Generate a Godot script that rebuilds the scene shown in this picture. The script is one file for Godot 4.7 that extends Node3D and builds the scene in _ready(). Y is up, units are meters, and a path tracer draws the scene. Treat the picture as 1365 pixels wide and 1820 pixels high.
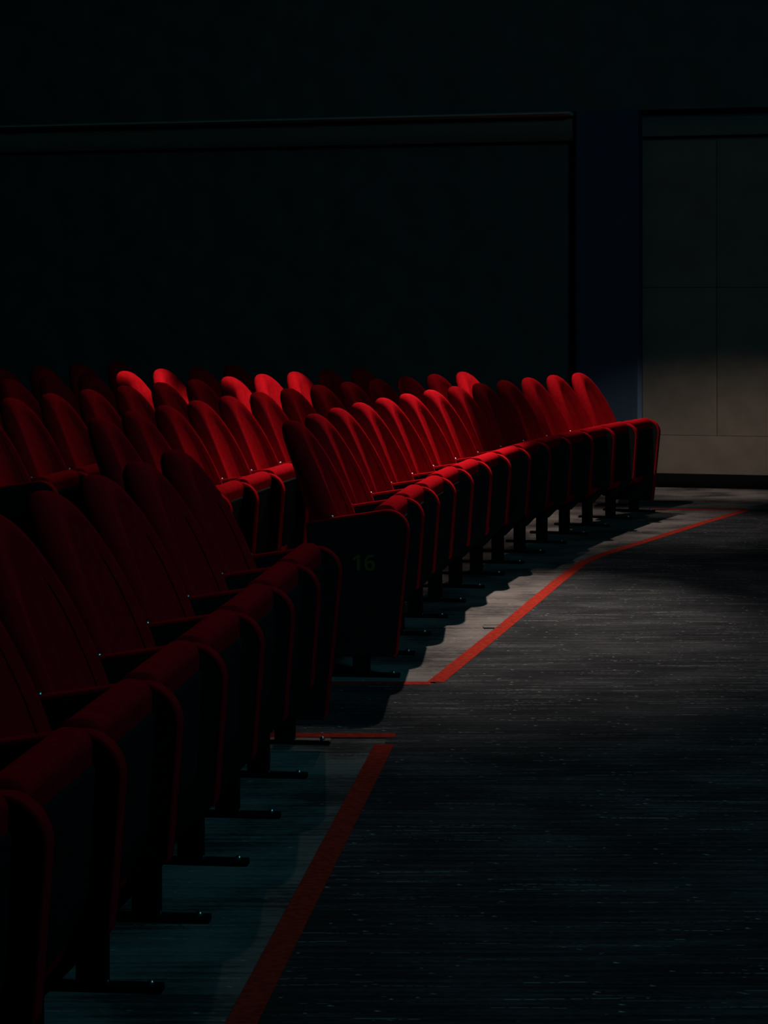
extends Node3D
# A dark theatre: curved rows of red velvet folding seats beside a taped dark vinyl floor.
# Depth d runs away from the camera (world z = -d); the camera stands at the origin, 1.39 m up.

const FOCAL := 4150.0          # focal length in pixels of the 1365 x 1820 frame
const EYE := 1.39
const HORIZON := 547.0
const RADIUS := 25.12          # arc of the front row of the long block
const HEADING := 0.099
const PITCH := 0.5678
const ROW_GAP := 0.81
const RAKE := 0.02             # rise of the floor per row, from the second row on

var M := {}
var shapes := {}
var rng := RandomNumberGenerator.new()
var taken := {}

# ------------------------------------------------------------------ small helpers
func V(x: float, d: float, y := 0.0) -> Vector3:
	return Vector3(x, y, -d)

func on_floor(px: float, py: float) -> Vector2:   # a measured pixel as a floor place (x, depth)
	var d := FOCAL * EYE / (py - HORIZON)
	return Vector2((px - 682.5) / FOCAL * d, d)

func numbered(called: String) -> String:
	var n: int = taken.get(called, 0)
	taken[called] = n + 1
	return called if n == 0 else "%s_%03d" % [called, n]

func thing(called: String, label: String, category: String, at := Vector3.ZERO, turn := 0.0, group := "") -> Node3D:
	var o := Node3D.new()
	o.name = numbered(called)
	add_child(o)
	o.position = at
	o.rotation.y = turn
	o.set_meta("label", label)
	o.set_meta("category", category)
	if group != "":
		o.set_meta("group", group)
	return o

func part(called: String, mesh: Mesh, mat: Material, parent: Node, at := Vector3.ZERO) -> MeshInstance3D:
	var o := MeshInstance3D.new()
	o.name = called
	o.mesh = mesh
	o.material_override = mat
	o.cast_shadow = GeometryInstance3D.SHADOW_CASTING_SETTING_ON
	parent.add_child(o, true)
	o.position = at
	return o

func structure(called: String, mesh: Mesh, mat: Material, label: String, category: String, at := Vector3.ZERO) -> MeshInstance3D:
	var o := part(called, mesh, mat, self, at)
	o.set_meta("kind", "structure")
	o.set_meta("label", label)
	o.set_meta("category", category)
	return o

# mesh from vertices and triangle indices; turns the faces outward, smooth normals
func solid(v: PackedVector3Array, t: PackedInt32Array, uv := PackedVector2Array()) -> ArrayMesh:
	var vol := 0.0
	for i in range(0, t.size(), 3):
		vol += v[t[i]].dot(v[t[i + 1]].cross(v[t[i + 2]]))
	if vol > 0.0:
		for i in range(0, t.size(), 3):
			var k := t[i + 1]
			t[i + 1] = t[i + 2]
			t[i + 2] = k
	var n := PackedVector3Array()
	n.resize(v.size())
	for i in range(0, t.size(), 3):
		var c := (v[t[i + 2]] - v[t[i]]).cross(v[t[i + 1]] - v[t[i]])
		for k in 3:
			n[t[i + k]] += c
	for i in n.size():
		n[i] = n[i].normalized() if n[i].length() > 1e-12 else Vector3.UP
	var a := []
	a.resize(Mesh.ARRAY_MAX)
	a[Mesh.ARRAY_VERTEX] = v
	a[Mesh.ARRAY_NORMAL] = n
	a[Mesh.ARRAY_INDEX] = t
	if uv.size() == v.size():
		a[Mesh.ARRAY_TEX_UV] = uv
	var m := ArrayMesh.new()
	m.add_surface_from_arrays(Mesh.PRIMITIVE_TRIANGLES, a)
	return m

func inset(p: PackedVector2Array, by: float) -> PackedVector2Array:
	var area := 0.0
	for i in p.size():
		area += p[i].cross(p[(i + 1) % p.size()])
	var s := 1.0 if area > 0.0 else -1.0
	var out := PackedVector2Array()
	for i in p.size():
		var a := (p[i] - p[(i - 1 + p.size()) % p.size()]).normalized()
		var b := (p[(i + 1) % p.size()] - p[i]).normalized()
		var na := Vector2(-a.y, a.x) * s
		var nb := Vector2(-b.y, b.x) * s
		var mid := (na + nb).normalized()
		out.append(p[i] + mid * by / maxf(mid.dot(na), 0.5))
	return out

# a profile in (z, y) given thickness along x, its rims rounded by r
func slab(p: PackedVector2Array, thick: float, r: float) -> ArrayMesh:
	var v := PackedVector3Array()
	var t := PackedInt32Array()
	var n := p.size()
	# from the left cap to the right cap
	var all := []
	for k in 4:
		var a := PI / 2.0 * k / 3.0
		all.append([-thick / 2 + r * (1 - cos(a)), r * (1 - sin(a))])
	for k in 4:
		var a := PI / 2.0 * (3 - k) / 3.0
		all.append([thick / 2 - r * (1 - cos(a)), r * (1 - sin(a))])
	for ring in all:
		for q in inset(p, ring[1]):
			v.append(Vector3(ring[0], q.y, q.x))
	for k in all.size() - 1:
		for i in n:
			var a := k * n + i
			var b := k * n + (i + 1) % n
			t.append_array([a, b, b + n, a, b + n, a + n])
	var cap := Geometry2D.triangulate_polygon(inset(p, r))
	if cap.is_empty():
		cap = Geometry2D.triangulate_polygon(p)
	var last := (all.size() - 1) * n
	# caps: match the turn of the sides
	var area := 0.0
	for i in n:
		area += p[i].cross(p[(i + 1) % n])
	for i in range(0, cap.size(), 3):
		var e := [cap[i], cap[i + 1], cap[i + 2]]
		var ca := (p[e[1]] - p[e[0]]).cross(p[e[2]] - p[e[0]])
		if (ca > 0.0) != (area > 0.0):
			e = [e[0], e[2], e[1]]
		t.append_array([e[2], e[1], e[0], last + e[0], last + e[1], last + e[2]])
	return solid(v, t)

func rounded(points: Array, radii: Array, steps := 6) -> PackedVector2Array:
	var out := PackedVector2Array()
	for i in points.size():
		var p: Vector2 = points[i]
		var a: Vector2 = points[(i - 1 + points.size()) % points.size()]
		var b: Vector2 = points[(i + 1) % points.size()]
		var r: float = radii[i]
		if r <= 0.0:
			out.append(p)
			continue
		var da := (a - p).normalized()
		var db := (b - p).normalized()
		var half := acos(clampf(da.dot(db), -1, 1)) / 2.0
		var along := r / tan(half)
		var c := p + (da + db).normalized() * (r / sin(half))
		var s := (p + da * along) - c
		var e := (p + db * along) - c
		var turn := s.angle_to(e)
		for k in steps + 1:
			out.append(c + s.rotated(turn * k / steps))
	return out

func box(x: float, y: float, z: float, r := 0.004) -> ArrayMesh:   # stands on y = 0
	var p := PackedVector2Array([Vector2(-z / 2, 0), Vector2(z / 2, 0), Vector2(z / 2, y), Vector2(-z / 2, y)])
	return slab(p, x, minf(r, minf(x, minf(y, z)) * 0.45))

func tube(path: PackedVector3Array, r: float, closed := false, sides := 6) -> ArrayMesh:
	var v := PackedVector3Array()
	var t := PackedInt32Array()
	var n := path.size()
	for i in n:
		var a := path[(i - 1 + n) % n] if closed or i > 0 else path[0]
		var b := path[(i + 1) % n] if closed or i < n - 1 else path[n - 1]
		var dir := (b - a).normalized()
		var up := Vector3.UP if absf(dir.y) < 0.9 else Vector3.RIGHT
		var s := dir.cross(up).normalized()
		var q := s.cross(dir)
		for k in sides:
			var an := TAU * k / sides
			v.append(path[i] + (s * cos(an) + q * sin(an)) * r)
	for i in (n if closed else n - 1):
		for k in sides:
			var a := i * sides + k
			var b := i * sides + (k + 1) % sides
			var c := ((i + 1) % n) * sides + k
			var d := ((i + 1) % n) * sides + (k + 1) % sides
			t.append_array([a, b, d, a, d, c])
	if not closed:
		for k in range(1, sides - 1):
			t.append_array([0, k + 1, k, (n - 1) * sides, (n - 1) * sides + k, (n - 1) * sides + k + 1])
	return solid(v, t)

func lathe(profile: Array, sides := 20) -> ArrayMesh:   # (radius, along) about the z axis
	var v := PackedVector3Array()
	var t := PackedInt32Array()
	for p in profile:
		for k in sides:
			var an := TAU * k / sides
			v.append(Vector3(cos(an) * p.x, sin(an) * p.x, p.y))
	for i in profile.size() - 1:
		for k in sides:
			var a := i * sides + k
			var b := i * sides + (k + 1) % sides
			t.append_array([a, b, b + sides, a, b + sides, a + sides])
	return solid(v, t)

# a flat piece lying on the floor: outline in (x, depth), from y0 up to y1
func sheet(p: PackedVector2Array, y0: float, y1: float) -> ArrayMesh:
	var v := PackedVector3Array()
	var uv := PackedVector2Array()
	var t := PackedInt32Array()
	var n := p.size()
	for y in [y1, y0]:
		for q in p:
			v.append(V(q.x, q.y, y))
			uv.append(floor_uv(q))
	var cap := Geometry2D.triangulate_polygon(p)
	var area := 0.0
	for i in n:
		area += p[i].cross(p[(i + 1) % n])
	for i in range(0, cap.size(), 3):
		var e := [cap[i], cap[i + 1], cap[i + 2]]
		if ((p[e[1]] - p[e[0]]).cross(p[e[2]] - p[e[0]]) > 0.0) != (area > 0.0):
			e = [e[0], e[2], e[1]]
		t.append_array([e[0], e[1], e[2], n + e[2], n + e[1], n + e[0]])
	# side walls with vertices of their own, so that the top keeps its flat normal
	for i in n:
		var j := (i + 1) % n
		var k := v.size()
		for q in [[i, y1], [j, y1], [j, y0], [i, y0]]:
			v.append(V(p[q[0]].x, p[q[0]].y, q[1]))
			uv.append(floor_uv(p[q[0]]))
		t.append_array([k, k + 3, k + 2, k, k + 2, k + 1])
	return solid(v, t, uv)

func floor_uv(q: Vector2) -> Vector2:   # the floor textures cover 6 m across and 4 m in depth
	return Vector2(q.x / 6.0 + 0.5, q.y / 4.0)

func strip(pts: Array, width: float, y0: float, y1: float) -> ArrayMesh:
	var left := PackedVector2Array()
	var right := PackedVector2Array()
	for i in pts.size():
		var a: Vector2 = pts[maxi(i - 1, 0)]
		var b: Vector2 = pts[mini(i + 1, pts.size() - 1)]
		var dir := (b - a).normalized()
		var nn := Vector2(-dir.y, dir.x) * width / 2
		left.append(pts[i] + nn)
		right.append(pts[i] - nn)
	right.reverse()
	left.append_array(right)
	return sheet(left, y0, y1)

# ------------------------------------------------------------------ materials
func plain(c: Color, rough := 0.8, metal := 0.0, gloss := 0.0) -> StandardMaterial3D:
	var m := StandardMaterial3D.new()
	m.albedo_color = c
	m.roughness = rough
	m.metallic = metal
	m.metallic_specular = gloss
	return m

func noise(freq: float, seed_: int, octaves := 3) -> FastNoiseLite:
	var n := FastNoiseLite.new()
	n.noise_type = FastNoiseLite.TYPE_SIMPLEX
	n.frequency = freq
	n.seed = seed_
	n.fractal_octaves = octaves
	return n

func noise_tex(freq: float, seed_: int, a: Color, b: Color, size := 256) -> NoiseTexture2D:
	var g := Gradient.new()
	g.set_color(0, a)
	g.set_color(1, b)
	var t := NoiseTexture2D.new()
	t.width = size
	t.height = size
	t.seamless = true
	t.noise = noise(freq, seed_)
	t.color_ramp = g
	return t

func bump_tex(freq: float, seed_: int, strength: float, size := 256) -> NoiseTexture2D:
	var t := NoiseTexture2D.new()
	t.width = size
	t.height = size
	t.seamless = true
	t.as_normal_map = true
	t.bump_strength = strength
	t.noise = noise(freq, seed_)
	return t

# floor texture over 6 m x 4 m: mottled, rubbed along x, with scratches and specks of its own
func floor_image(base: Color, light: Color, dark: Color, seed_: int, scratches: int, specks: int, blotch: float, lines: int) -> ImageTexture:
	var w := 1024
	var h := 1024
	var n1 := noise(0.006, seed_, 4)
	var n2 := noise(0.02, seed_ + 1, 3)
	var n3 := noise(0.11, seed_ + 2, 2)
	var bytes := PackedByteArray()
	bytes.resize(w * h * 3)
	var at := 0
	for y in h:
		for x in w:
			var k := n1.get_noise_2d(x * 1.5, y) * blotch + n2.get_noise_2d(x * 0.3, y * 6.0) * 0.7 + n3.get_noise_2d(x * 1.2, y * 1.6) * 0.35
			if y > h - 96:     # the last rows run over into the first ones, so that the texture repeats in depth
				var z := y - h
				k = lerpf(k, n1.get_noise_2d(x * 1.5, z) * blotch + n2.get_noise_2d(x * 0.3, z * 6.0) * 0.7 + n3.get_noise_2d(x * 1.2, z * 1.6) * 0.35, (y - h + 96) / 96.0)
			var c := base.lerp(light, clampf(k * 1.2, 0, 1)) if k > 0.0 else base.lerp(dark, clampf(-k * 1.2, 0, 1))
			bytes[at] = int(c.r * 255.0)
			bytes[at + 1] = int(c.g * 255.0)
			bytes[at + 2] = int(c.b * 255.0)
			at += 3
	var im := Image.create_from_data(w, h, false, Image.FORMAT_RGB8, bytes)
	var r := RandomNumberGenerator.new()
	r.seed = seed_ * 7 + 5
	for i in lines:          # long drag marks
		var x := r.randi_range(0, w - 300)
		var y := r.randi_range(4, h - 5)
		var slope := r.randf_range(-0.03, 0.03)
		for k in r.randi_range(60, 260):
			var yy := clampi(y + int(slope * k), 0, h - 1)
			im.set_pixel(x + k, yy, im.get_pixel(x + k, yy).lerp(Color(0.5, 0.5, 0.5), r.randf_range(0.1, 0.4)))
	for i in scratches:      # short scuffs, most of them along x
		var x := r.randi_range(0, w - 60)
		var y := r.randi_range(4, h - 5)
		var run := r.randi_range(4, 46)
		var slope := r.randf_range(-0.12, 0.12)
		var f := r.randf_range(0.2, 0.95)
		f *= f
		for k in run:
			if r.randf() < 0.25:
				continue
			var yy := clampi(y + int(slope * k), 0, h - 1)
			im.set_pixel(x + k, yy, im.get_pixel(x + k, yy).lerp(Color(0.62, 0.62, 0.6), f))
	for i in specks:
		var x := r.randi_range(1, w - 3)
		var y := r.randi_range(1, h - 3)
		var f := r.randf_range(0.15, 0.9)
		for q in [Vector2i(0, 0), Vector2i(1, 0), Vector2i(0, 1)]:
			if r.randf() < 0.7:
				im.set_pixel(x + q.x, y + q.y, im.get_pixel(x + q.x, y + q.y).lerp(Color(0.75, 0.75, 0.72), f))
	im.generate_mipmaps()
	return ImageTexture.create_from_image(im)

func make_materials() -> void:
	var velvet := plain(Color(0.71, 0.075, 0.115), 1.0)
	velvet.albedo_texture = noise_tex(0.035, 3, Color(0.82, 0.8, 0.82), Color(1, 1, 1))
	velvet.uv1_triplanar = true
	velvet.uv1_scale = Vector3(2.2, 2.2, 2.2)
	velvet.normal_enabled = true
	velvet.normal_texture = bump_tex(0.12, 4, 3.0)
	velvet.normal_scale = 0.08
	M.velvet = velvet
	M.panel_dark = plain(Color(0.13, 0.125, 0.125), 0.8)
	M.black_metal = plain(Color(0.07, 0.075, 0.08), 0.55, 0.2)
	M.steel = plain(Color(0.8, 0.8, 0.8), 0.3, 1.0)
	M.brass = plain(Color(0.36, 0.31, 0.13), 0.7)
	var vinyl := plain(Color(1, 1, 1), 0.85)
	vinyl.albedo_texture = floor_image(Color(0.165, 0.172, 0.185), Color(0.25, 0.255, 0.265), Color(0.1, 0.108, 0.12), 11, 1700, 2600, 0.6, 26)
	vinyl.metallic_specular = 0.03
	vinyl.normal_enabled = true
	vinyl.normal_texture = bump_tex(0.03, 12, 2.0)
	vinyl.normal_scale = 0.15
	M.vinyl = vinyl
	var bare := plain(Color(1, 1, 1), 0.9)
	bare.albedo_texture = floor_image(Color(0.34, 0.325, 0.322), Color(0.42, 0.4, 0.395), Color(0.19, 0.186, 0.19), 31, 500, 900, 1.2, 8)
	bare.metallic_specular = 0.05
	M.bare = bare
	var tape := plain(Color(0.63, 0.2, 0.16), 1.0)
	tape.albedo_texture = noise_tex(0.06, 21, Color(0.72, 0.7, 0.7), Color(1, 1, 1))
	tape.uv1_scale = Vector3(9, 9, 9)
	M.tape = tape
	var black_wall := plain(Color(0.28, 0.32, 0.32), 0.95)
	black_wall.albedo_texture = noise_tex(0.01, 41, Color(0.85, 0.85, 0.85), Color(1, 1, 1))
	black_wall.uv1_triplanar = true
	M.black_wall = black_wall
	M.pillar = plain(Color(0.2, 0.25, 0.32), 0.8)
	var panel := plain(Color(0.42, 0.385, 0.355), 0.8)
	panel.albedo_texture = noise_tex(0.012, 51, Color(0.9, 0.9, 0.9), Color(1, 1, 1))
	panel.uv1_triplanar = true
	M.panel = panel
	M.trim = plain(Color(0.36, 0.35, 0.33), 0.8)
	M.ledge = plain(Color(0.66, 0.63, 0.58), 0.8)
	M.baseboard = plain(Color(0.05, 0.05, 0.052), 0.6)
	M.ceiling = plain(Color(0.08, 0.085, 0.09), 0.95)

# ------------------------------------------------------------------ lamps
func spotlight(at: Vector3, target: Vector3, half_angle: float, softness: float, energy: float, tint: Color, label: String) -> void:
	var t := thing("spotlight", label, "spotlight", at, 0.0, "spotlights on the lighting pipes")
	t.look_at_from_position(at, target, Vector3.UP)
	part("housing", lathe([Vector2(0.001, 0.36), Vector2(0.06, 0.36), Vector2(0.085, 0.33), Vector2(0.09, 0.05), Vector2(0.1, 0.0), Vector2(0.1, -0.04), Vector2(0.092, -0.04), Vector2(0.085, 0.0), Vector2(0.001, 0.0)]), M.black_metal, t, Vector3(0, 0, 0.03))
	var glow := plain(tint, 0.4)
	glow.emission_enabled = true
	glow.emission = tint
	glow.emission_energy_multiplier = 2.0
	part("lens", lathe([Vector2(0.001, 0.0), Vector2(0.05, 0.003), Vector2(0.08, 0.012), Vector2(0.08, 0.018), Vector2(0.001, 0.018)]), glow, t, Vector3(0, 0, -0.0))
	part("yoke", tube(PackedVector3Array([Vector3(-0.1, 0, 0.15), Vector3(-0.115, 0.0, 0.15), Vector3(-0.115, 0.2, 0.15), Vector3(0.115, 0.2, 0.15), Vector3(0.115, 0, 0.15), Vector3(0.1, 0, 0.15)]), 0.008), M.black_metal, t)
	var l := SpotLight3D.new()
	l.name = "beam"
	t.add_child(l)
	l.position = Vector3(0, 0, -0.03)
	l.light_color = tint
	l.light_energy = energy
	l.light_size = 0.05
	l.spot_angle = half_angle
	l.spot_angle_attenuation = softness
	l.spot_range = 40.0
	l.spot_attenuation = 2.0
	l.shadow_enabled = true

func added_fill_light(at: Vector3, target: Vector3, energy: float, tint: Color, label: String) -> void:  # unseen panel, added as teal fill that lifts the dark tones
	var t := thing("added_fill_light", label, "fill_light", at, 0.0, "added blue fill lights")
	t.look_at_from_position(at, target, Vector3.UP)
	part("housing", box(1.3, 1.3, 0.1, 0.01), M.black_metal, t, Vector3(0, -0.65, 0.06))
	var glow := plain(tint, 0.5)
	glow.emission_enabled = true
	glow.emission = tint
	glow.emission_energy_multiplier = 0.05
	part("diffuser", box(1.2, 1.2, 0.012, 0.003), glow, t, Vector3(0, -0.6, 0.004))
	var l := AreaLight3D.new()
	l.name = "glow"
	t.add_child(l)
	l.position = Vector3(0, 0, -0.02)
	l.area_size = Vector2(1.2, 1.2)
	l.light_color = tint
	l.light_energy = energy
	l.area_range = 60.0
	l.shadow_enabled = true

# ------------------------------------------------------------------ the seat
func back_center(y: float) -> float:
	return -0.195 - 0.36 * (y - 0.615)

func back_point(x: float, y: float, d: float) -> Vector3:   # d from -0.5 (rear) to 0.5 (front)
	var thick := lerpf(0.105, 0.085, clampf((y - 0.4) / 0.55, 0, 1))
	return Vector3(x, y, back_center(y) + d * thick + 0.06 * (x / 0.25) * (x / 0.25))

func back_outline() -> PackedVector2Array:
	var p := PackedVector2Array()
	var top := 0.951
	var spring := 0.56
	for k in range(0, 17):
		var a := PI / 2 * k / 16.0
		p.append(Vector2(0.242 * pow(cos(a), 2.0 / 2.3), spring + (top - spring) * pow(sin(a), 2.0 / 2.0)))
	for k in range(15, -1, -1):
		p.append(Vector2(-p[k].x, p[k].y))
	p.append(Vector2(-0.242, 0.48))
	for q in [Vector2(-0.24, 0.41), Vector2(-0.225, 0.375), Vector2(-0.2, 0.36), Vector2(-0.1, 0.36), Vector2(0, 0.36), Vector2(0.1, 0.36), Vector2(0.2, 0.36), Vector2(0.225, 0.375), Vector2(0.24, 0.41), Vector2(0.242, 0.48)]:
		p.append(q)
	return p

func make_shapes() -> void:
	# backrest: a padded shell bent round the sitter, arched at the top
	var o := back_outline()
	var n := o.size()
	var v := PackedVector3Array()
	var t := PackedInt32Array()
	var centre := Vector2(0, 0.64)
	var rings := []   # [points, d]
	for s in [0.15, 0.4, 0.65]:
		rings.append([s, -0.5])
	for r in [[0.05, -0.5], [0.03, -0.46], [0.014, -0.36], [0.004, -0.22], [0.0, -0.06], [0.0, 0.1], [0.003, 0.24], [0.011, 0.38], [0.024, 0.49], [0.042, 0.53], [0.07, 0.5]]:
		rings.append([-r[0], r[1]])
	for s in [0.72, 0.55, 0.35, 0.12]:
		rings.append([s, 0.46])
	for ring in rings:
		var q := o
		if ring[0] <= 0.0:
			q = inset(o, -ring[0])
		for i in n:
			var p := q[i]
			if ring[0] > 0.0:
				p = centre.lerp(o[i], ring[0])
			v.append(back_point(p.x, p.y, ring[1]))
	for k in rings.size() - 1:
		for i in n:
			var a := k * n + i
			var b := k * n + (i + 1) % n
			t.append_array([a, b, b + n, a, b + n, a + n])
	v.append(back_point(0, centre.y, -0.5))
	v.append(back_point(0, centre.y, 0.46))
	var last := (rings.size() - 1) * n
	for i in n:
		t.append_array([v.size() - 2, (i + 1) % n, i, v.size() - 1, last + i, last + (i + 1) % n])
	shapes.back = solid(v, t)
	# seat, tipped up: thick pad with a rounded nose on top
	shapes.seat = slab(rounded([Vector2(-0.045, 0.22), Vector2(0.065, 0.20), Vector2(0.118, 0.34), Vector2(0.13, 0.643), Vector2(0.062, 0.643), Vector2(-0.045, 0.50)], [0.03, 0.04, 0.06, 0.034, 0.04, 0.03]), 0.484, 0.018)
	shapes.seat_pan = slab(rounded([Vector2(0.078, 0.235), Vector2(0.122, 0.34), Vector2(0.134, 0.575), Vector2(0.1, 0.585), Vector2(0.07, 0.25)], [0.01, 0.05, 0.008, 0.004, 0.004], 4), 0.46, 0.004)
	# arm panels
	var arm := [Vector2(-0.215, 0.582), Vector2(0.192, 0.645)]
	var mid := rounded([arm[0], arm[1], Vector2(0.163, 0.27), Vector2(0.04, 0.145), Vector2(-0.05, 0.145), Vector2(-0.16, 0.3)], [0.02, 0.082, 0.03, 0.02, 0.02, 0.04], 8)
	var end := rounded([arm[0], arm[1], Vector2(0.135, 0.075), Vector2(-0.17, 0.075)], [0.02, 0.082, 0.02, 0.02], 8)
	shapes.panel = slab(inset(mid, 0.004), 0.047, 0.004)
	shapes.end_panel = slab(inset(end, 0.004), 0.047, 0.004)
	# the upholstered edging runs over the arm and down the front
	shapes.edging = band(mid, 4, 26)
	shapes.end_edging = band(end, 4, 26)
	# leg, foot
	shapes.leg = box(0.042, 0.2, 0.064, 0.006)
	shapes.short_leg = box(0.042, 0.1, 0.064, 0.006)
	shapes.foot = box(0.045, 0.014, 0.36, 0.004)
	shapes.bolt = lathe([Vector2(0.008, 0.0), Vector2(0.008, 0.005), Vector2(0.005, 0.009), Vector2(0.0005, 0.010)], 8)
	shapes.screw = lathe([Vector2(0.0075, 0.0), Vector2(0.0075, 0.002), Vector2(0.005, 0.005), Vector2(0.0005, 0.0062)], 8)

func band(p: PackedVector2Array, from: int, to: int) -> ArrayMesh:
	var inner := inset(p, 0.011)
	var ring := PackedVector2Array()
	for i in range(from, to):
		ring.append(p[i])
	for i in range(to - 1, from - 1, -1):
		ring.append(inner[i])
	return slab(ring, 0.05, 0.005)

func stand(parent: Node3D, x: float, end: bool) -> void:
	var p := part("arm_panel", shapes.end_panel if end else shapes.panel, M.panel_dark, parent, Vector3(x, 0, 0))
	part("edging", shapes.end_edging if end else shapes.edging, M.velvet, p)
	var s := part("screw", shapes.screw, M.steel, p, Vector3(0, 0.5995, -0.112))
	s.rotation.x = -PI / 2
	var f := part("foot", shapes.foot, M.black_metal, parent, Vector3(x, 0.0, -0.035))
	for z in [0.155, 0.062]:
		var b := part("bolt", shapes.bolt, M.steel, f, Vector3(0, 0.0135, z))
		b.rotation.x = -PI / 2
	part("leg", shapes.short_leg if end else shapes.leg, M.black_metal, parent, Vector3(x, 0.01, 0))

func seat_at(at: Vector3, theta: float, pitch: float, near_end: bool, far_panel: bool, label: String, group: String) -> Node3D:
	var t := thing("theatre_seat", label, "seat", at, PI / 2 - theta, group)
	part("backrest", shapes.back, M.velvet, t)
	var s := part("seat", shapes.seat, M.velvet, t)
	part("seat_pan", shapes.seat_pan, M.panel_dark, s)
	s.rotation.x = rng.randf_range(-0.012, 0.012)
	stand(t, -pitch / 2, near_end)
	if far_panel:
		stand(t, pitch / 2, true)
	return t

const ORD := ["first", "second", "third", "fourth", "fifth", "sixth", "seventh", "eighth", "ninth", "tenth", "eleventh", "twelfth", "thirteenth", "fourteenth", "fifteenth"]

func arc_place(row: int, along: float, w := 0.0) -> Array:   # [x, depth, heading]
	var r := RADIUS + ROW_GAP * row
	var th := HEADING + along / r
	var f0 := Vector2(cos(HEADING), -sin(HEADING))
	var c := Vector2(-0.0827, 8.8039) + f0 * RADIUS
	var p := c - Vector2(cos(th), -sin(th)) * (r - w)
	return [p.x, p.y, th]

func _ready() -> void:
	rng.seed = 77
	# ---------------- camera
	var cam := Camera3D.new()
	cam.name = "camera"
	add_child(cam)
	cam.position = Vector3(0, EYE, 0)
	cam.projection = Camera3D.PROJECTION_FRUSTUM
	cam.near = 0.1
	cam.far = 100.0
	cam.size = 1820.0 / FOCAL * cam.near
	cam.frustum_offset = Vector2(0, -(910.0 - HORIZON) / FOCAL * cam.near)
	cam.current = true
	# ---------------- environment: a closed, unlit house
	var env := Environment.new()
	env.background_mode = Environment.BG_COLOR
	env.background_color = Color(0, 0, 0)
	env.tonemap_mode = Environment.TONE_MAPPER_LINEAR
	env.tonemap_exposure = 1.0
	env.sdfgi_enabled = true
	env.ssao_enabled = true
	env.ssil_enabled = true
	var we := WorldEnvironment.new()
	we.name = "environment"
	we.environment = env
	add_child(we)
	make_materials()
	# ---------------- lamps: two heads over the far end of the front row, three narrow ones from the stage side, added unseen blue fill lights
	var warm := Color(1.0, 0.92, 0.86)
	spotlight(V(1.02, 17.2, 5.5), V(0.38, 10.9, 0.4), 11.0, 1.0, 140.0, warm, "black spotlight by the far wall, aimed along the front row")
	spotlight(V(0.1, 17.2, 5.5), V(0.1, 9.2, 0.0), 27.0, 1.0, 10.0, warm, "dim wide spotlight added by the far wall for spill over the open floor")  # extra head, added to stand in for the lens spill of the first
	spotlight(V(0.5, 17.2, 5.5), V(1.45, 15.0, 0.3), 15.0, 1.0, 23.0, warm, "black spotlight by the far wall, aimed at the far seats below it")
	spotlight(V(-1.6, 7.5, 6.5), V(1.35, 15.4, 0.9), 5.0, 1.0, 25.0, warm, "black spotlight over the seat rows, aimed at the far end of the front row")
	spotlight(V(7.2, 14.0, 2.6), V(2.1, 17.9, 0.05), 8.5, 1.0, 34.0, warm, "black spotlight on a tall stand, aimed at the foot of the back wall")
	spotlight(V(1.2, 10.5, 7.2), V(-0.76, 14.75, 0.93), 4.6, 0.3, 75.0, warm, "black spotlight over the front row, aimed at the third row")
	spotlight(V(0.4, 10.5, 7.2), V(-1.68, 15.05, 0.97), 2.9, 0.6, 85.0, warm, "black spotlight over the front row, aimed at the fourth row")
	spotlight(V(3.3, 7.5, 6.5), V(0.56, 16.1, 0.95), 1.8, 0.5, 110.0, warm, "black spotlight on the stage-side pipe, aimed at the end of the second row")
	var blue := Color(0.42, 0.9, 1.0)
	added_fill_light(V(4.5, 3.0, 6.0), V(-1.0, 18.0, 3.0), 10.0, blue, "square blue fill light added to tint the dark back wall")
	added_fill_light(V(3.5, 8.0, 7.8), V(3.4, 8.2, 0.0), 0.6, blue, "square blue fill light added over the open floor")
	# ---------------- the house
	structure("floor", sheet(PackedVector2Array([Vector2(-9.5, -3.5), Vector2(9.5, -3.5), Vector2(9.5, 23.5), Vector2(-9.5, 23.5)]), -0.2, 0.0), M.bare, "bare grey concrete floor under the seat rows", "floor")
	structure("ceiling", box(19, 0.2, 27, 0.01), M.ceiling, "black ceiling high over the house", "ceiling", Vector3(0, 8.6, -10.0))
	structure("wall_left", box(0.2, 8.6, 27, 0.01), M.black_wall, "black painted wall beyond the seat rows", "wall", Vector3(-9.4, 0, -10.0))
	structure("wall_right", box(0.2, 8.6, 27, 0.01), M.black_wall, "black painted wall on the stage side", "wall", Vector3(9.4, 0, -10.0))
	structure("wall_front", box(19, 8.6, 0.2, 0.01), M.black_wall, "black painted wall behind the viewer", "wall", Vector3(0, 0, 3.4))
	make_back_wall()
	make_floor()
	make_shapes()
	make_seats()
	make_rig()

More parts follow.
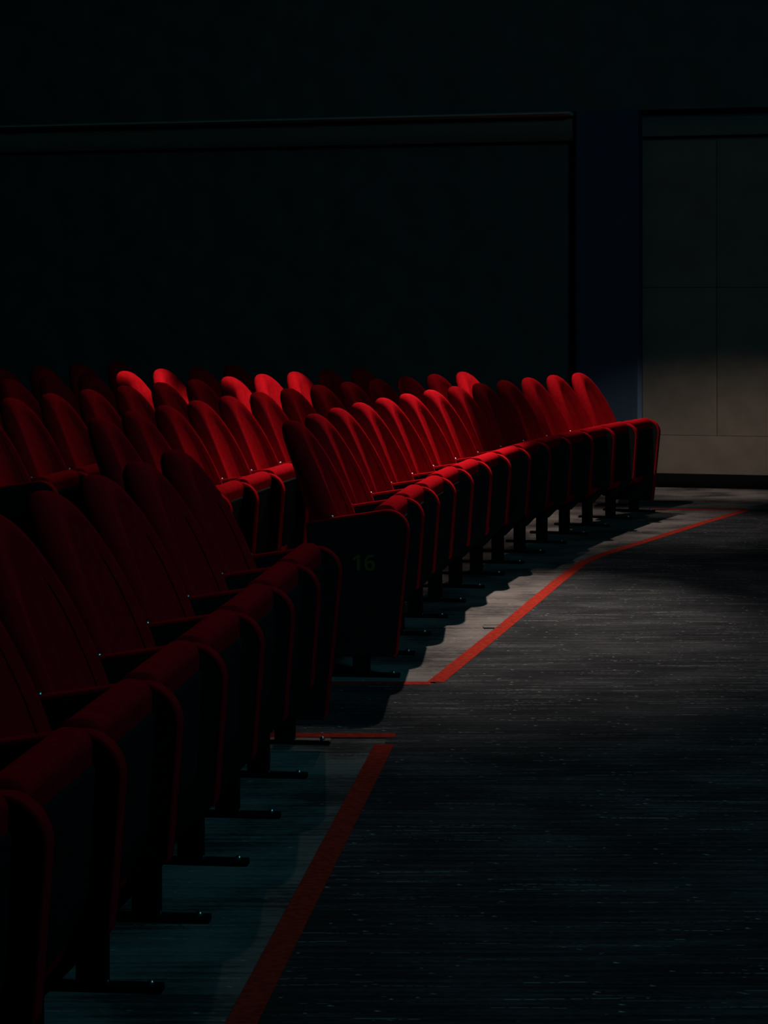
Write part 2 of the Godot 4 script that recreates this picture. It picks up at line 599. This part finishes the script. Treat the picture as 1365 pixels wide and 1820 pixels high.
func make_back_wall() -> void:
	# frame of the wall: x runs along it, z points into the house
	var w := Node3D.new()
	w.name = "wall_back"
	add_child(w)
	w.position = V(1.51, 18.3)
	w.rotation.y = -atan(0.3)
	w.set_meta("kind", "structure")
	w.set_meta("label", "dark back wall with a projecting upper wall, pillar and beige panels")
	w.set_meta("category", "wall")
	part("wall_core", box(24, 8.6, 0.2, 0.01), M.black_wall, w, Vector3(0, 0, -0.15))
	# left of the pillar: black boards; right of it: beige boards
	part("upper_wall", box(24, 5.68, 0.2, 0.01), M.black_wall, w, Vector3(0, 2.92, 0.02))
	part("ledge", box(11.5, 0.026, 0.28, 0.004), M.ledge, w, Vector3(-5.76, 2.888, 0.06))
	part("beam", box(11.5, 0.17, 0.1, 0.008), M.trim, w, Vector3(-5.76, 2.70, 0.0))
	part("beam", box(8.0, 0.14, 0.08, 0.008), M.trim, w, Vector3(4.52, 2.72, -0.01))
	part("pillar", box(0.49, 2.92, 0.2, 0.008), M.pillar, w, Vector3(0.27, 0, 0.05))
	var x0 := 0.515
	# low boards and high boards, the joints 4 mm wide
	var lows := [1.9, 1.9, 1.9]
	var x := x0
	for width in lows:
		part("panel", box(width - 0.004, 0.296, 0.03, 0.003), M.panel, w, Vector3(x + width / 2, 0.106, -0.036))
		x += width
	x = x0 - 0.67
	for k in 5:
		var a := maxf(x, x0)
		var b := x + 1.25
		part("panel", box(b - a - 0.004, 1.14, 0.03, 0.003), M.panel, w, Vector3((a + b) / 2, 0.405, -0.036))
		part("panel", box(b - a - 0.004, 1.14, 0.03, 0.003), M.panel, w, Vector3((a + b) / 2, 1.549, -0.036))
		x += 1.25
	structure_child_baseboard(w)

func structure_child_baseboard(w: Node3D) -> void:
	var b := part("baseboard_back", box(24, 0.104, 0.05, 0.005), M.baseboard, self, Vector3.ZERO)
	b.transform = w.transform * Transform3D(Basis(), Vector3(0, 0, 0.0))
	b.set_meta("kind", "structure")
	b.set_meta("label", "black baseboard along the foot of the back wall")
	b.set_meta("category", "baseboard")

func make_floor() -> void:
	var near_top := on_floor(683, 1325)
	var near_low := on_floor(430, 1820)
	var dir := (near_low - near_top).normalized()
	var near_end := near_top + dir * 10.0
	var long_tape := [on_floor(774, 1214), on_floor(900, 1112), on_floor(990, 1036), on_floor(1036, 1001), on_floor(1070, 987), on_floor(1172, 955), on_floor(1250, 930), on_floor(1326, 908)]
	var far_d := on_floor(1326, 907).y
	var aisle_near := on_floor(600, 1307).y
	var aisle_far := on_floor(700, 1216).y
	var outline := PackedVector2Array([Vector2(9.2, -3.2), Vector2(9.2, far_d), Vector2(long_tape[7].x, far_d)])
	for k in range(6, -1, -1):
		outline.append(long_tape[k])
	outline.append_array([Vector2(long_tape[0].x, aisle_far), Vector2(-9.2, aisle_far), Vector2(-9.2, aisle_near), Vector2(near_top.x + 0.01, aisle_near), near_top, near_end])
	var cover := Node3D.new()
	cover.name = "floor_covering"
	add_child(cover)
	cover.set_meta("kind", "structure")
	cover.set_meta("label", "scuffed black vinyl sheets laid over the open floor")
	cover.set_meta("category", "floor")
	var seam := -4.0
	for d in [-1.6, 0.28, 2.16, 4.0, 5.88, 7.76, 9.64, 11.53, 13.41, 17.0]:
		var band := PackedVector2Array([Vector2(-10, seam + 0.0005), Vector2(10, seam + 0.0005), Vector2(10, d - 0.0005), Vector2(-10, d - 0.0005)])
		for poly in Geometry2D.intersect_polygons(outline, band):
			part("vinyl_sheet", sheet(poly, 0.0, 0.003), M.vinyl, cover)
		seam = d
	var tapes := [
		["orange red tape strip along the short block of seats", [near_top, near_end.lerp(near_top, 0.3)], 0.062],
		["orange red tape strip across the aisle end of the short block", [on_floor(495, 1307) - Vector2(2.5, 0), on_floor(703, 1309)], 0.075],
		["orange red tape strip across the aisle end of the long block", [on_floor(600, 1215) - Vector2(3.0, 0), on_floor(765, 1216)], 0.07],
		["long bent orange red tape strip following the front row", long_tape, 0.062],
		["orange red tape strip across the far end of the long block", [on_floor(1154, 906), on_floor(1330, 906)], 0.07],
	]
	for tp in tapes:
		var o := part(numbered("tape_strip"), strip(tp[1], tp[2], 0.0, 0.0042), M.tape, self)
		o.set_meta("label", tp[0])
		o.set_meta("category", "tape")
		o.set_meta("group", "orange red floor tape")
	# gently rising floor under the rows behind the front row
	var v := PackedVector3Array()
	var uv := PackedVector2Array()
	var t := PackedInt32Array()
	var na := 24
	for i in na + 1:
		var th := HEADING - 0.03 + 0.46 * i / na
		for k in 2:
			var r := RADIUS + 1.0 + k * 4.0
			var c := Vector2(-0.0827, 8.8039) + Vector2(cos(HEADING), -sin(HEADING)) * RADIUS
			var p := c - Vector2(cos(th), -sin(th)) * r
			v.append(V(p.x, p.y, RAKE * (0.001 + k * 4.0) / ROW_GAP - 0.0006 * k))
			v.append(V(p.x, p.y, -0.02))
			uv.append(floor_uv(p))
			uv.append(floor_uv(p))
	for i in na:
		var a := i * 4
		var b := a + 4
		t.append_array([a, a + 2, b + 2, a, b + 2, b])          # top
		t.append_array([a + 1, b + 3, a + 3, a + 1, b + 1, b + 3])  # underside
		t.append_array([a, b, b + 1, a, b + 1, a + 1])
		t.append_array([a + 2, a + 3, b + 3, a + 2, b + 3, b + 2])
	t.append_array([0, 1, 3, 0, 3, 2])
	var e := na * 4
	t.append_array([e, e + 3, e + 1, e, e + 2, e + 3])
	structure("floor_raked", solid(v, t, uv), M.bare, "gently rising concrete floor under the rear seat rows", "floor")
	# small floor plate by the tape
	var fp := thing("floor_plate", "small metal floor plate beside the orange red tape", "plate", V(on_floor(875, 1115).x, on_floor(875, 1115).y))
	part("cover", box(0.075, 0.004, 0.085, 0.001), M.black_metal, fp)
	part("frame", tube(PackedVector3Array([Vector3(-0.038, 0.003, -0.043), Vector3(0.038, 0.003, -0.043), Vector3(0.038, 0.003, 0.043), Vector3(-0.038, 0.003, 0.043)]), 0.003, true), M.trim, fp)

func make_seats() -> void:
	# the long block: rows on arcs
	var rows := [[0, 13, 0.0], [0, 13, 0.17], [2, 14, -0.09], [6, 14, -0.22], [9, 14, -0.2]]
	var row_words := ["front row", "second row", "third row", "fourth row", "fifth row"]
	for r in rows.size():
		for k in range(rows[r][0], rows[r][1]):
			var p := arc_place(r, rows[r][2] + PITCH * (k + 0.5))
			var label: String = "red velvet folding seat, %s from the aisle in the %s of the long block" % [ORD[k], row_words[r]]
			if r == 0 and k == 0:
				label = "red velvet folding seat whose end panel carries the number 16"
			var s := seat_at(V(p[0], p[1], RAKE * maxf(0.0, r - 1.0)), p[2], PITCH, k == 0, k == rows[r][1] - 1, label, "red seats in the %s of the long block" % row_words[r])
			if r == 0 and k == 0:
				var tm := TextMesh.new()
				var font := SystemFont.new()
				font.font_names = PackedStringArray(["Droid Sans"])
				font.font_weight = 700
				tm.font = font
				tm.text = "16"
				tm.font_size = 64
				tm.pixel_size = 0.0013
				tm.depth = 0.002
				var num := part("number", tm, M.brass, s.get_node("arm_panel"), Vector3(-0.026, 0.43, 0.01))
				num.rotation.y = -PI / 2
	# the short block: one straight row up to the aisle
	var th := atan(0.103)
	for k in 8:
		var d := 7.46 - 0.5425 * (k + 0.5) * cos(th)
		var x := -0.316 + 0.103 * (d - 7.46)
		seat_at(V(x, d), th, 0.5425, false, k == 0, "dark red velvet folding seat, %s from the aisle in the short block" % ORD[k], "red seats in the short block")

func make_rig() -> void:
	for q in [[17.05, 5.77, "black lighting pipe hung by the far wall"], [10.2, 7.72, "black lighting pipe hung over the front row"], [7.35, 6.77, "black lighting pipe hung over the open floor"]]:
		var t := thing("lighting_pipe", q[2], "pipe", V(2.0, q[0], q[1]), 0.0, "lighting pipes under the ceiling")
		part("pipe", tube(PackedVector3Array([Vector3(-5, 0, 0), Vector3(3.2, 0, 0)]), 0.025, false, 10), M.black_metal, t)
		for x in [-4.5, -2.2, 0.2, 3.0]:
			part("hanger", tube(PackedVector3Array([Vector3(x, 0, 0), Vector3(x, 8.6 - q[1], 0)]), 0.008), M.black_metal, t)
	var st := thing("light_stand", "tall black tripod stand carrying a spotlight beside the open floor", "stand", V(7.25, 13.95))
	part("pole", tube(PackedVector3Array([Vector3(0, 0.25, 0), Vector3(0, 2.4, 0)]), 0.018, false, 10), M.black_metal, st)
	for k in 3:
		var an := TAU * k / 3.0 + 0.4
		part("leg", tube(PackedVector3Array([Vector3(0, 0.7, 0), Vector3(cos(an) * 0.5, 0.013, sin(an) * 0.5)]), 0.012, false, 8), M.black_metal, st)
